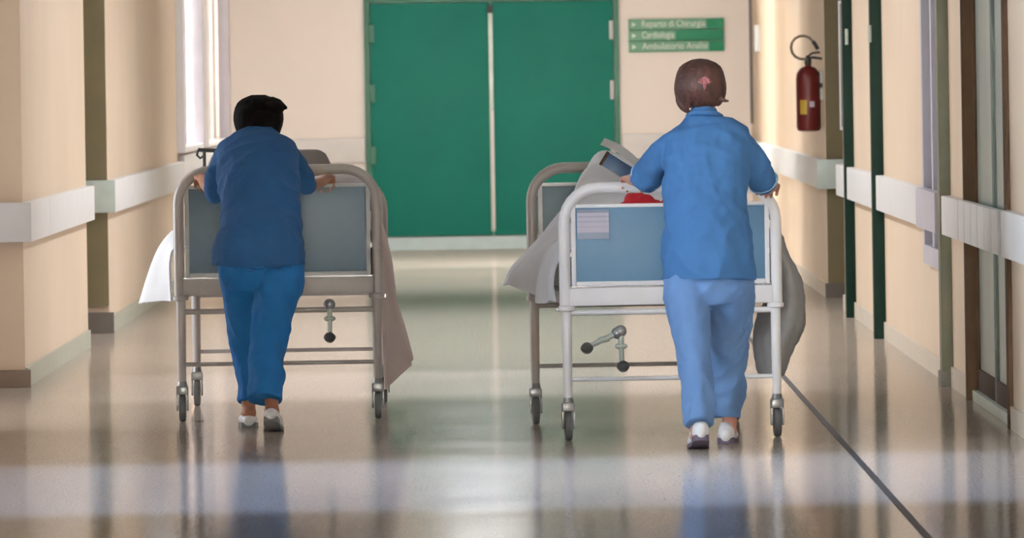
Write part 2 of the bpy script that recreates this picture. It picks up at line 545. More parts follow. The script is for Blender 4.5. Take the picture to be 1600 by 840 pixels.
rail(XR - .05, XR, 65.03, YE - .05, label='white wall guard at the far end of the right wall')
rail(XR - .07, XR + .4, 57.36, 57.41, label='wall guard end over the right olive jamb', m=M['alu'])  # grey material carries the shade on this white guard end too
rail(XL + .05, -1.34, YE - .05, YE, z0=.80, z1=1.02, label='white wall guard on the end wall left of the green door')
rail(0.99, XR - .05, YE - .05, YE, z0=.80, z1=1.02, label='white wall guard on the end wall right of the green door')

# skirtings
for a, b in ((-3.9, 37.9), (43.0, 49.4), (52.0, YE - .02)):
    boxo('baseboard_left', M['base_l'], (XL, XL + .015, a, b, 0, .10), label='grey green skirting along the left wall')
for a, b in ((-3.9, 36.2), (39.55, 41.1), (41.37, 48.5), (48.75, 52.7), (52.95, 54.5), (57.5, YE - .02)):
    boxo('baseboard_right', M['base_r'], (XR - .015, XR, a, b, 0, .10), label='beige skirting along the right wall')
boxo('baseboard_back', M['sill'], (XL + .02, XR - .02, YE - .02, YE, 0, .115), label='pale blue kick strip along the end wall below the green door')

# windows on the left wall
for k, (a, b) in enumerate(((62.9, 66.9), (67.9, 73.0))):
    w = empty('window_%d' % (k + 1), (XL, (a + b) / 2, 1.05), ('nearer' if k == 0 else 'farther') + ' tall white framed window on the left wall', 'window', kind=WS)
    c0 = (a + b) / 2

    def wb(name, m, q, ch=0.003):
        o = MB().box(q[0] - XL, q[1] - XL, q[2] - c0, q[3] - c0, q[4] - 1.05, q[5] - 1.05, ch=ch).build(name, m, w)
        return o
    wb('window_frame', M['white'], (XL - .03, XL + .062, a - .03, a + .10, 1.02, 2.80))
    wb('window_frame', M['lilac'], (XL - .03, XL + .062, b - .10, b + .03, 1.02, 2.80))
    wb('window_frame', M['white'], (XL - .03, XL + .05, a + .10, b - .10, 2.70, 2.80))
    wb('window_sill', M['white'], (XL - .2, XL + .06, a + .10, b - .10, 1.02, 1.06))
    nm = 3 if k else 2
    for i in range(1, nm):
        y = a + (b - a) * i / nm
        wb('mullion', M['white'], (XL - .08, XL - .02, y - .035, y + .035, 1.06, 2.70))
    for i in range(nm):
        y0 = a + (b - a) * i / nm + (.10 if i == 0 else .035)
        y1 = a + (b - a) * (i + 1) / nm - (.10 if i == nm - 1 else .035)
        wb('pane', M['pane'], (XL - .056, XL - .050, y0, y1, 1.06, 2.70), ch=0)

# narrow window on the right wall
w = empty('window_3', (XR, 42.5, .56), 'narrow window with lilac grey frame on the right wall', 'window', kind=WS)


def wb(name, m, q, ch=0.003):
    return MB().box(q[0] - XR, q[1] - XR, q[2] - 42.5, q[3] - 42.5, q[4] - .56, q[5] - .56, ch=ch).build(name, m, w)


wb('window_frame', M['lilac'], (XR - .03, XR + .06, 43.25, 43.4, .56, ZC))
wb('window_frame', M['white'], (XR - .025, XR + .06, 41.7, 41.85, .56, ZC))
wb('window_frame', M['lilac'], (XR - .03, XR + .06, 41.85, 43.25, .56, .66))
wb('mullion', M['lilac'], (XR - .02, XR + .05, 42.45, 42.6, .66, ZC))
wb('pane', M['bglass'], (XR + .03, XR + .04, 42.6, 43.25, .66, ZC), ch=0)
wb('pane', M['bglass'], (XR + .03, XR + .04, 41.85, 42.45, .66, ZC), ch=0)

# glazed door on the right wall
d = empty('door_2', (XR, 37.9, 0), 'brown framed glazed double door on the right wall', 'door', kind=WS)


def db(name, m, q, ch=0.003, par=None):
    return MB().box(q[0] - XR, q[1] - XR, q[2] - 37.9, q[3] - 37.9, q[4], q[5], ch=ch).build(name, m, par or d)


db('door_frame', M['brown'], (XR - .03, XR + .10, 39.40, 39.49, 0, ZC))
db('door_frame', M['brown'], (XR - .02, XR + .10, 36.2, 36.36, 0, ZC))
db('threshold', M['alu'], (XR - .005, XR + .10, 36.36, 39.38, 0, .05))
for a, b in ((36.36, 37.85), (37.89, 39.38)):
    lf = db('door_leaf', M['brown' if a < 37 else 'greys'], (XR + .02, XR + .06, a, a + .04, .05, ZC))
    lf.data.name = 'door_leaf'
    for q in ((a + .04, b - .04, .05, .15), (b - .04, b, .05, ZC)):
        db('stile' if q[3] > 1 else 'bottom_rail', M['greys' if a < 37 and q[3] > 1 else 'brown'], (XR + .02, XR + .06, q[0], q[1], q[2], q[3]), par=lf)
    db('pane', M['dglass'], (XR + .035, XR + .045, a + .04, b - .04, .15, ZC), ch=0, par=lf)
# push bars: wide pale slats across the door
for k in range(6):
    a = 36.34 + k * .545
    db('push_panel', M['rail'], (XR - .05, XR - .01, a, a + .50, .752, .948), ch=.006)
    db('push_panel_bracket', M['brown'], (XR - .02, XR + .02, a + .2, a + .3, .80, .90))

# green double door on the end wall
DX0, DX1, DM = -1.285, 0.925, -.187
d = empty('door_1', ((DX0 + DX1) / 2, YE, 0), 'large emerald green double door at the end of the corridor', 'door', kind=WS)
dc = (DX0 + DX1) / 2


def gb(name, m, q, ch=0.003, par=None):
    return MB().box(q[0] - dc, q[1] - dc, q[2] - YE, q[3] - YE, q[4], q[5], ch=ch).build(name, m, par or d)


gb('door_frame', M['doorframe'], (DX0 - .045, DX0, YE - .05, YE, .115, 2.30))
gb('door_frame', M['doorframe'], (DX1, DX1 + .045, YE - .05, YE, .115, 2.30))
gb('door_frame', M['doorframe'], (DX0, DX1, YE - .05, YE, 2.235, 2.30))
l1 = gb('door_leaf', M['door'], (DX0 + .005, DM - .006, YE - .04, YE, .125, 2.23))
l2 = gb('door_leaf', M['door'], (DM + .006, DX1 - .005, YE - .04, YE, .125, 2.23))
for z in (1.96, 1.42, .86):
    gb('hinge', M['doorframe'], (DX0 - .002, DX0 + .045, YE - .062, YE - .041, z - .08, z + .08), par=l1)
    gb('hinge', M['edge'], (DX1 - .042, DX1 - .006, YE - .062, YE - .041, z - .085, z + .085), par=l2)
gb('meeting_strip', M['alu'], (DM - .022, DM + .018, YE - .055, YE - .041, .16, 2.20), par=l1)
gb('lock_rod', M['rail'], (DM - .008, DM + .018, YE - .068, YE - .056, .18, 1.25), par=l1)
gb('bolt', M['black'], (DM - .03, DM + .02, YE - .068, YE - .056, 2.13, 2.20), par=l1)

# direction sign
sg = empty('direction_sign', (1.49, YE - .03, 1.75), 'green direction sign with three lines of white lettering on the end wall', 'sign')
for k in range(3):
    z0 = 1.755 + (2 - k) * .101
    pl = MB().box(-.43, .43, -.005, .03, z0 - 1.75, z0 + .096 - 1.75, ch=.003).build('sign_board', M['signg'], sg)
    wtxt = (.70, .42, .72)[k]
    MB().box(-.425, -.425 + wtxt, -.008, -.004, z0 + .006 - 1.75, z0 + .09 - 1.75).build('lettering_ground', M['signp'], pl, smooth=False)
    t = ('Reparto di Chirurgia', 'Cardiologia', 'Ambulatorio Analisi')[k]
    cu = bpy.data.curves.new('lettering', 'FONT')
    cu.body = t
    cu.size = .085
    cu.extrude = .0015
    to = bpy.data.objects.new('lettering', cu)
    COL.objects.link(to)
    dg = bpy.context.evaluated_depsgraph_get()
    dg.update()
    me = bpy.data.meshes.new_from_object(to.evaluated_get(dg))
    bpy.data.objects.remove(to)
    xs = [v.co.x for v in me.vertices]
    sx = (wtxt - .13) / (max(xs) - min(xs))
    for v in me.vertices:
        x, y, z = v.co
        v.co = (-.31 + (x - min(xs)) * sx, -.0105 - z, z0 - 1.75 + .026 + y)
    me.materials.clear()
    me.materials.append(M['signw'])
    lo = bpy.data.objects.new('lettering', me)
    COL.objects.link(lo)
    lo.parent = pl
    zc = z0 + .048 - 1.75
    MB().add([(-.40, -.0125, zc + .022), (-.40, -.0125, zc - .022), (-.362, -.0125, zc), (-.40, -.0085, zc + .022), (-.40, -.0085, zc - .022), (-.362, -.0085, zc)],
             [[0, 1, 2], [3, 5, 4], [0, 3, 4, 1], [1, 4, 5, 2], [2, 5, 3, 0]]).build('arrow', M['signw'], pl, smooth=False)

# small things on the right wall
nb = empty('notice_board', (XR, 53.9, 1.2), 'narrow dark notice board between farther green post and olive jamb', 'notice board')
MB().box(-.022, 0, -.25, .25, 0, .80, ch=.003).build('board', M['cush'], nb)
MB().box(-.03, -.0, -.28, -.25, -.02, .82, ch=.002).build('board_edge', M['rail'], nb)
MB().box(-.03, -.0, .25, .28, -.02, .82, ch=.002).build('board_edge', M['rail'], nb)
nb = empty('wall_plate', (XR, 72.6, 1.74), 'small grey plate on the right wall near the far corner', 'wall plate')
MB().box(-.04, 0, -.15, .15, 0, .23, ch=.004).build('plate', M['edge'], nb)

# fire extinguisher
fx = empty('fire_extinguisher', (2.062, 57.95, 1.145), 'red fire extinguisher with looped black hose hung on the right wall', 'fire extinguisher')
MB().lathe([(.05, 0), (.078, .008), (.085, .03), (.085, .37), (.078, .41), (.055, .44), (.022, .455), (.02, .47)]).build('cylinder', M['red'], fx)
MB().lathe([(.018, .46), (.024, .47), (.024, .50), (.015, .515), (.015, .53)]).build('valve', M['black'], fx)
MB().tube([(-.01, 0, .50), (.03, -.01, .515), (.10, -.02, .505)], .009, n=8).tube([(-.01, 0, .515), (.03, 0, .545), (.085, -.01, .55)], .008, n=8).build('lever', M['black'], fx)
hp = [(0, -.01, .50)] + [(-.035 + .082 * math.cos(t) , -.02, .585 + .082 * math.sin(t)) for t in [math.radians(a) for a in range(-80, -331, -25)]]
MB().tube(hp, .009, n=8).build('hose', mat('grey_hose', (.20, .16, .12), .5, var=.1), fx)
MB().tube([hp[-1], (.055, -.02, .60), (.07, -.02, .57)], .014, n=8).build('nozzle', M['black'], fx)
vs = []
lab = MB()
for nm, a0, a1, z0, z1, mm in (('label_plate', -2.35, -1.75, .12, .22, 'yellow'), ('label_plate', -1.5, -1.1, .17, .21, 'lilac')):
    rows = [[(.0862 * math.cos(a0 + (a1 - a0) * j / 6), .0862 * math.sin(a0 + (a1 - a0) * j / 6), z) for j in range(7)] for z in (z0, z1)]
    MB().grid(rows, .001).build(nm, M[mm], fx)
MB().box(.05, .099, -.03, .03, .30, .34, ch=.003).box(.08, .099, -.03, .03, .22, .42).build('bracket', M['alu'], fx)

# ------------------------------------------------------------------ beds


def build_bed(loc, rz, near_is_head, L, mt, panm_near, panm_far, label, near_bar):
    root = empty('hospital_bed', loc, label, 'hospital bed', rz)
    for e in (0, 1):
        head = near_is_head if e == 0 else (not near_is_head)
        y = 0.0 if e == 0 else L
        at, pt = (1.178, 1.078) if head else (1.108, 1.006)
        R = .15
        xo, zt, r = .457, at - .025, .025
        pts = [(-xo, y, .57), (-xo, y, zt - R)]
        pts += [(-xo + R - R * math.cos(a), y, zt - R + R * math.sin(a)) for a in [PI / 2 * k / 7 for k in range(1, 8)]]
        pts += [(xo - R + R * math.sin(a), y, zt - R + R * math.cos(a)) for a in [PI / 2 * k / 7 for k in range(0, 8)]]
        pts += [(xo, y, .57)]
        MB().tube(pts, (r), n=14, side=(0, 1, 0)).build('arch_frame', mt, root)
        pan = MB().box(-.415, .415, y - .010, y + .010, .675, pt, ch=.004).build('end_panel', (panm_near, panm_far)[e], root)
        bd = MB()
        for q in ((-.428, -.408, .662, pt + .008), (.408, .428, .662, pt + .008)):
            bd.box(q[0], q[1], y - .015, y + .015, q[2], q[3], ch=.004)
        bd.box(-.408, .408, y - .015, y + .015, .662, .682, ch=.004)
        bd.box(-.408, .408, y - .015, y + .015, pt - .008, pt + .008, ch=.004)
        bd.build('panel_border', M['edge'] if near_is_head else mt, pan)
        for sx in (-1, 1):
            for zz in (pt - .06, .80):
                MB().box(min(sx * .425, sx * .440), max(sx * .425, sx * .440), y - .008, y + .008, zz - .012, zz + .012).build('panel_clamp', M['fork'], root, smooth=False)
        MB().box(-.44, .44, y - .022, y + .022, .578, .655, ch=.008).build('cross_beam', mt, root)
        MB().box(-.44, .44, y - .012, y + .012, .656, .663).build('beam_gasket', M['fork'], root, smooth=False)
        zb = near_bar if e == 0 else .535
        MB().tube([(-.45, y, zb), (.45, y, zb)], .013, n=10).build('cross_bar', mt, root)
        MB().tube([(-.45, y, .262), (.45, y, .262)], .010, n=10).build('cross_bar', mt, root)
        for sx in (-1, 1):
            MB().tube([(sx * .4515, y, .57), (sx * .4515, y, .36), (sx * .4515, y, .165)], [.0225, .021, .019], n=12).build('leg', mt, root)
            MB().lathe([(.026, .555), (.036, .56), (.036, .575), (.026, .582)], (sx * .4515, y, 0)).build('leg_collar', mt, root)
            cst = MB().box(sx * .4515 - .028, sx * .4515 + .028, y - .03, y + .03, .125, .165, ch=.008)
            for k in (-1, 1):
                cst.box(sx * .4515 + k * .024 - .004, sx * .4515 + k * .024 + .004, y - .022, y + .022, .05, .14, ch=.002)
            cst.lathe([(.02, .16), (.024, .165), (.02, .185)], (sx * .4515, y, 0))
            c = cst.build('castor_fork', M['fork'], root)
            MB().lathe([(.045, -.016), (.06, -.014), (.063, -.006), (.063, .006), (.06, .014), (.045, .016)], (sx * .4515, y, .063), axis='X').build('castor_wheel', M['castor'], c)
    for sx in (-1, 1):
        MB().box(sx * .42 - .018, sx * .42 + .018, .02, L - .02, .575, .63, ch=.006).build('side_rail', mt, root)
        MB().box(sx * .465 - .03, sx * .465 + .03, .03, .06, .555, .572).build('rail_bracket', M['fork'], root, smooth=False)
    for k in range(9):
        y = .12 + (L - .24) * k / 8
        MB().box(-.40, .40, y - .035, y + .035, .612, .628, ch=.003).build('slat', mt, root)
    return root


LBX, LBY = -1.093, 38.4
RBX, RBY = .669, 35.80
bedL = build_bed((LBX, LBY, 0), 0.0, True, 1.8, M['bedL'], M['panL'], M['panL'],
                 'grey tubular hospital bed pushed by the black haired nurse', .505)
yaw = math.radians(4.5)
bedR = build_bed((RBX, RBY, 0), yaw, False, 1.72, M['bedR'], M['panR'], M['panL'],
                 'off white hospital bed pushed by the brown haired nurse', .548)
# head end of the right bed: shade put into a greyer frame colour
for o in bedR.children:
    vy = sum(v.co.y for v in o.data.vertices) / len(o.data.vertices)
    if vy > 1.4 and o.data.materials[0] == M['bedR']:
        o.data.materials[0] = M['bedL']


def crank(root, x, z, ang, name='crank'):
    a = Vector((math.sin(ang), 0, -math.cos(ang)))
    o = Vector((x, -.05, z))
    c = MB().tube([(x, .03, z), (x, -.055, z)], .018, n=12).ball((x, -.05, z), .027, .018, .026).build(name, M['fork'], root)
    MB().tube([o, o + a * .06, o + a * .15], [.013, .012, .010], n=10).ball(o + a * .065, .028, .014, .014).build('crank_arm', mt_c, c)
    e = o + a * .15
    MB().tube([e, e + Vector((0, -.05, 0))], [.020, .026], n=12).ball(e + Vector((0, -.045, 0)), .028, .02, .02).build('crank_knob', M['black'], c)
    return c


mt_c = M['alu']
crank(bedL, .235, .53, 0.0)
crank(bedR, -.225, .468, 0.03)
c = crank(bedR, -.238, .460, -1.15)


def local(root):
    return root.matrix_basis


def wavy(rows_fn, nu, nv):
    return [[rows_fn(i / (nu - 1), j / (nv - 1)) for j in range(nv)] for i in range(nu)]


def lerp_poly(pts, t):
    """pts: polyline (tuples), t in 0..1 by index with smoothing"""
    n = len(pts) - 1
    x = min(max(t, 0), 1) * n
    i = min(int(x), n - 1)
    f = x - i
    p0, p1, p2, p3 = pts[max(i - 1, 0)], pts[i], pts[i + 1], pts[min(i + 2, n)]
    h = [(-f + 2 * f * f - f ** 3) / 2, (2 - 5 * f * f + 3 * f ** 3) / 2, (f + 4 * f * f - 3 * f ** 3) / 2, (-f * f + f ** 3) / 2]
    return tuple(p0[k] * h[0] + p1[k] * h[1] + p2[k] * h[2] + p3[k] * h[3] for k in range(len(p1)))


def cloth_on(root, name, m, stations, nu, nv, amp, label, cat, thick=.008, seed=0):
    """stations: list of (y, cross-section points (x,z)); a sheet laid over the bed"""
    ys = [s[0] for s in stations]

    def fn(u, v):
        k = len(stations) - 1
        x = u * k
        i = min(int(x), k - 1)
        f = x - i
        f2 = f * f * (3 - 2 * f)
        a = lerp_poly(stations[i][1], v)
        b = lerp_poly(stations[i + 1][1], v)
        y = ys[i] + (ys[i + 1] - ys[i]) * f
        px, pz = a[0] * (1 - f2) + b[0] * f2, a[1] * (1 - f2) + b[1] * f2
        nz = noise.noise(Vector((px * 4 + seed, y * 5, pz * 1.5))) + .5 * noise.noise(Vector((px * 9, y * 11 + seed, pz * 3)))
        edge = abs(px) / .5
        return Vector((px + (amp * nz * (1 if px > 0 else -1)) * min(1, edge), y + amp * .6 * noise.noise(Vector((px * 6, y * 3, seed + 3))), pz + amp * .5 * nz))
    o = MB().grid(wavy(fn, nu, nv), thick).build(name, m)
    o.matrix_basis = root.matrix_basis.copy()
    for p in o.data.polygons:
        p.use_smooth = True
    return tag(o, label, cat)


# --- left bed contents
mo = MB().box(-.43, .43, .05, 1.75, .630, .77, ch=.03).build('mattress', M['matt'])
mo.matrix_basis = bedL.matrix_basis.copy()
tag(mo, 'grey mattress lying on the left bed', 'mattress')
ws = [(-.655, .535), (-.61, .66), (-.55, .80), (-.47, .88), (-.38, .86), (-.2, .83), (0.0, .82), (.3, .82), (.40, .815)]
cloth_on(bedL, 'bed_sheet', M['linen'], [(.08, [(-.51, .56), (-.51, .65), (-.505, .74), (-.475, .80), (-.36, .80), (-.2, .80), (0, .79), (.3, .785), (.40, .785)]), (.34, ws), (.7, ws), (1.1, ws), (1.7, ws)], 40, 60, .02,
         'white sheet draped over the left side of the left bed', 'bed sheet', seed=3)
bl = [(-.25, .88), (-.05, .90), (.2, .92), (.40, .92), (.455, .84), (.485, .71), (.52, .52), (.555, .36), (.585, .22)]
bl0 = [(-.25, .86), (-.05, .88), (.2, .90), (.41, .91), (.452, .84), (.47, .71), (.485, .50), (.49, .30), (.495, .135)]
cloth_on(bedL, 'blanket', M['beige'], [(.06, bl0), (.25, bl0), (.42, bl), (1.1, bl), (1.68, bl)], 60, 60, .022,
         'beige pink blanket hanging down the right side of the left bed', 'blanket', thick=.012, seed=8)

# grey rounded cushion on the left bed
cu = MB()
cu.tube([(-.30, 0, 0), (-.1, 0, .0), (.17, 0, 0)], [(.155, .07)] * 3, n=20, side=(0, 0, 1), round_ends=True)
co = cu.build('back_cushion', M['cush'])
co.location = (LBX, LBY + 1.05, 1.085)
remesh(co, .012, 6)
tag(co, 'grey brown rounded cushion standing on the left bed behind the nurse', 'cushion')
hb = empty('hook_bracket', (LBX - .40, LBY + 1.8, 1.15), 'dark hook bracket on the far arch of the left bed', 'hook')
MB().tube([(0, 0, -.045), (0, 0, .085)], .008, n=8).tube([(-.03, 0, .085), (.08, 0, .08)], .010, n=8).build('bracket_bar', M['black'], hb)
MB().tube([(-.03, 0, .085), (-.035, 0, .06), (-.02, 0, .045), (-.005, 0, .055)], .006, n=8).build('hook', M['black'], hb)

# --- right bed contents
mo = MB().box(-.41, .41, .05, 1.66, .630, .75, ch=.03).build('mattress', M['matt'])
mo.matrix_basis = bedR.matrix_basis.copy()
tag(mo, 'grey mattress lying under the white sheet on the right bed', 'mattress')
sA = [(-.50, .60), (-.51, .68), (-.49, .76), (-.43, .82), (-.30, .84), (-.1, .86), (.1, .88), (.3, .85), (.40, .81), (.43, .78)]
sB = [(-.545, .58), (-.53, .68), (-.49, .78), (-.42, .86), (-.30, .90), (-.1, .93), (.1, .94), (.3, .89), (.41, .82), (.43, .78)]
sC = [(-.60, .64), (-.58, .69), (-.53, .745), (-.45, .82), (-.35, .93), (-.24, 1.03), (.05, 1.06), (.3, 1.0), (.41, .86), (.43, .78)]
sD = [(-.60, .64), (-.575, .70), (-.52, .76), (-.44, .84), (-.32, .97), (-.22, 1.15), (.0, 1.16), (.3, 1.12), (.41, .98), (.46, .8)]
sE = [(-.595, .63), (-.56, .70), (-.48, .79), (-.40, .87), (-.29, 1.02), (-.165, 1.22), (.0, 1.19), (.3, 1.16), (.40, 1.0), (.45, .85)]
cloth_on(bedR, 'bed_sheet', M['linen'], [(.10, sA), (.42, sB), (.80, sA), (1.08, sC), (1.34, sD), (1.60, sE)], 90, 80, .022,
         'crumpled white sheet over the raised back of the right bed', 'bed sheet', seed=12)
# grey blanket bundle hanging at the right
gb_ = MB()
gb_.tube([(.50, .45, .86), (.51, .46, .78), (.538, .46, .66), (.545, .46, .56), (.525, .46, .48), (.487, .46, .38), (.478, .46, .25)],
         [(.040, .22), (.045, .28), (.070, .30), (.078, .30), (.100, .30), (.085, .28), (.052, .24)], n=28, side=(1, 0, 0), dense=4)
go = gb_.build('blanket', M['greyl'])
remesh(go, .014, 4, lambda c, n: n * (.010 * noise.noise(Vector((c.x * 12, c.y * 14, c.z * 2.5))) + .005 * noise.noise(c * 30)))
go.matrix_basis = bedR.matrix_basis.copy()
tag(go, 'grey blanket bundle hanging off the right side of the right bed', 'blanket')
# red cloth
ro = MB()
for k in range(9):
    ro.ball((random.uniform(-.10, .10), random.uniform(-.05, .05), random.uniform(.02, .09)), random.uniform(.03, .055), .05, random.uniform(.03, .045))
rd = ro.build('red_cloth', M['redc'])
remesh(rd, .007, 2, lambda c, n: n * .012 * noise.noise(c * 22))
rd.location = (RBX - .085, RBY + .32, .935)
tag(rd, 'crumpled red cloth on the right bed in front of the nurse', 'cloth')
# blue folder and pillow on the raised back
fo = empty('folder', tuple(P(966, 261, 36.88)), 'dark blue folder lying tilted on the raised back of the right bed', 'folder')
fo.rotation_euler = (math.radians(-8), math.radians(33), 0)
MB().box(-.075, .075, -.006, .006, -.032, .032, ch=.003).build('cover', M['bluec'], fo)
MB().box(-.08, -.066, -.012, .010, -.034, .034, ch=.003).build('spine', M['brown'], fo)
MB().box(-.05, .075, -.003, .014, -.026, .038, ch=.001).build('papers', M['linen'], fo)
pa = MB()
pa.grid(wavy(lambda u, v: Vector((-.09 + .18 * u, .010 * math.sin(u * 5), -.018 + .036 * v + .012 * math.sin(u * 3))), 10, 5), .004)
pp = pa.build('paper_sheet', M['edge'])
pp.location = P(968, 238, 37.0)
pp.rotation_euler = (0, math.radians(34), 0)
tag(pp, 'pale grey paper sheet sticking up above the blue folder', 'paper')
# paper notice taped to the footboard
nm = bpy.data.materials.new('printed_notice')
nm.use_nodes = True
nt = nm.node_tree
b = nt.nodes['Principled BSDF']
b.inputs['Roughness'].default_value = .7
tc = nt.nodes.new('ShaderNodeTexCoord')
sp = nt.nodes.new('ShaderNodeSeparateXYZ')
nt.links.new(tc.outputs['Generated'], sp.inputs[0])
r = nt.nodes.new('ShaderNodeValToRGB')
r.color_ramp.interpolation = 'CONSTANT'
els = [(0, (.36, .40, .50)), (.22, (.62, .58, .66)), (.38, (.55, .52, .62)), (.44, (.62, .58, .66)), (.55, (.52, .50, .60)), (.62, (.62, .58, .66)), (.72, (.48, .47, .56)), (.78, (.62, .58, .66)), (.88, (.30, .33, .42))]
r.color_ramp.elements[0].color = (*els[0][1], 1)
r.color_ramp.elements[1].position = els[1][0]
r.color_ramp.elements[1].color = (*els[1][1], 1)
for p_, c_ in els[2:]:
    e = r.color_ramp.elements.new(p_)
    e.color = (*c_, 1)
nt.links.new(sp.outputs[2], r.inputs[0])
nt.links.new(r.outputs[0], b.inputs['Base Color'])
no = MB().box(-.068, .068, -.002, .002, -.064, .064).build('notice', nm, smooth=False)
no.matrix_basis = bedR.matrix_basis @ Matrix.Translation((-.333, -.0140, .928))
tag(no, 'white printed notice taped to the blue footboard of the right bed', 'notice')

# ------------------------------------------------------------------ people


def hand(mb, wrist, d, n, s, thumb, curl=(28, 50, 45), sc=1.0, hw=.036):
    """d toward the fingers, n out of the palm, s across; thumb = +1/-1 along s"""
    d, n, s = Vector(d).normalized(), Vector(n).normalized(), Vector(s).normalized()
    w = Vector(wrist)
    kn = w + d * .085 * sc
    mb.tube([w - d * .01, w + d * .025 * sc, w + d * .06 * sc, kn], [(.025 * sc, .018 * sc), (.034 * sc, .016 * sc), (hw * sc + .003, .0145 * sc), (hw * sc, .011 * sc)], n=14, side=s, dense=2, round_ends=True)
    lens = ((.040, .025, .020), (.045, .028, .021), (.042, .026, .021), (.033, .020, .018))
    for k in range(4):
        off = (1.5 - k) * .0205 * sc * thumb
        p = kn + s * off - d * .008
        pts, rad = [p - d * .02 + s * (-off * .15), p], [.0085 * sc, .0092 * sc]
        ang = 0
        spread = off * .9
        for j, ln in enumerate(lens[k]):
            ang += math.radians(curl[j] + 4 * k)
            dd = (d * math.cos(ang) + n * math.sin(ang) + s * spread * math.cos(ang)).normalized()
            p = p + dd * ln * sc
            pts.append(p)
            rad.append((.0086, .0080, .0068)[j] * sc)
        mb.tube(pts, rad, n=10, round_ends=True)
    t0 = w + d * .022 * sc + s * thumb * .024 * sc
    t1 = t0 + (s * thumb * .7 + d * .55 + n * .45).normalized() * .042 * sc
    t2 = t1 + (d * .75 + n * .75 + s * thumb * .1).normalized() * .030 * sc
    t3 = t2 + (d * .6 + n * .9 - s * thumb * .25).normalized() * .024 * sc
    mb.tube([t0 - s * thumb * .012, t0, t1, t2, t3], [.013 * sc, .0135 * sc, .011 * sc, .0095 * sc, .0075 * sc], n=10, round_ends=True)


def head_mesh(mb, c, R):
    """skull, jaw, nose, lips, brows, ears; face looks to +y in head space"""
    def T(p):
        return c + R @ Vector(p)
    mb.ball(c, .074, .092, .098, n=24, m=16, rot=R)
    mb.ball(T((0, .028, -.050)), .056, .062, .066, n=20, m=12, rot=R)          # jaw and cheeks
    mb.ball(T((0, .070, -.098)), .024, .020, .017, rot=R)                      # chin
    mb.tube([T((0, .092, .006)), T((0, .106, -.022)), T((0, .112, -.036))], [.008, .011, .013], n=10, round_ends=True)
    mb.ball(T((-.012, .100, -.038)), .009, .010, .008, rot=R)
    mb.ball(T((.012, .100, -.038)), .009, .010, .008, rot=R)
    mb.tube([T((-.022, .086, -.066)), T((0, .095, -.063)), T((.022, .086, -.066))], [.005, .007, .005], n=8, round_ends=True)
    mb.tube([T((-.019, .086, -.075)), T((0, .093, -.077)), T((.019, .086, -.075))], [.005, .007, .005], n=8, round_ends=True)
    for sx in (-1, 1):
        mb.tube([T((sx * .048, .074, .016)), T((sx * .028, .087, .020)), T((sx * .012, .088, .014))], [.007, .008, .007], n=8, round_ends=True)
        mb.tube([T((sx * .074, -.004, .018)), T((sx * .083, -.014, .004)), T((sx * .080, -.010, -.016)), T((sx * .073, .0, -.030))], [(.006, .010), (.006, .013), (.006, .011), (.005, .007)], n=8, round_ends=True)


def eyes(root, c, R, org):
    for sx in (-1, 1):
        p = c + R @ Vector((sx * .032, .079, -.004))
        e = MB().ball(p, .0125).build('eye', M['eyew'], root, origin=org)
        MB().ball(p + R @ Vector((0, .0085, 0)), .0055).build('iris', M['brown'], e, origin=org)


def shoe(root, org, pos, yaw_, pitch, soleM, label=None, tall=1.0, sc=1.0):
    """pos: toe contact point on the floor, heel behind it toward -y"""
    R = Matrix.Rotation(yaw_, 3, 'Z')
    Rp = Matrix.Rotation(pitch, 3, 'X')

    def T(p):
        p = Vector(p) * sc
        # pivot at the ball of the foot
        piv = Vector((0, -.07, .0))
        q = Rp @ (p - piv) + piv if p.y < -.07 else p
        return Vector(pos) + R @ q
    up = MB()
    st = [(-.245, .026, .030, .040), (-.225, .034, .036, .046), (-.18, .036, .040, .050), (-.13, .037, .042, .052), (-.08, .044, .034, .046), (-.035, .044, .026, .038), (-.01, .034, .019, .030), (.004, .018, .012, .024)]
    up.tube([T((0, y, .012 + h * .7 * (tall if y < -.1 else 1))) for y, w, h, z in st], [(w * sc, h * sc * .86 * (tall if y < -.1 else 1)) for y, w, h, z in st], n=20, side=R @ Vector((1, 0, 0)), dense=3, round_ends=True)
    u = up.build('shoe', M['shoe'], root, origin=org)
    remesh(u, .006, 3)
    so = MB()
    n = 12
    V = []
    prof = [(-.252, .018), (-.24, .032), (-.19, .036), (-.13, .034), (-.07, .046), (-.03, .045), (.0, .030), (.008, .014)]
    for y, w in prof:
        hz = .026 if y < -.14 else .018
        V += [T((-w, y, .001)), T((w, y, .001)), T((w, y, hz)), T((-w, y, hz))]
    Fc = []
    for i in range(len(prof) - 1):
        a = i * 4
        for k in range(4):
            k2 = (k + 1) % 4
            Fc.append([a + k, a + k2, a + 4 + k2, a + 4 + k])
    Fc.append([3, 2, 1, 0])
    e = (len(prof) - 1) * 4
    Fc.append([e, e + 1, e + 2, e + 3])
    so.add(V, Fc)
    so.build('sole', soleM, u, origin=org)
    return u


def folds(amp, dirs, seed=0.0, fine=.25):
    """cloth folds: stretched ridged noise along given directions"""
    dv = [Vector(d).normalized() for d in dirs]

    def fn(c, n):
        t = 0
        for i, d_ in enumerate(dv):
            al = c.dot(d_)
            pr = c - d_ * al
            q = pr * 11 + d_ * (al * 2.2) + Vector((seed + i * 7.3, i * 3.1, 0))
            m_ = noise.noise(Vector((c.x * 3 + i * 5 + seed, c.y * 3, c.z * 3)))
            t += (1 - 2.2 * abs(noise.noise(q))) * max(0, .45 + m_)
        t += fine * noise.noise(c * 28)
        k_ = t * amp / len(dv) - amp * .25
        return Vector((n.x * k_, n.y * k_, n.z * k_ * .25))
    return fn


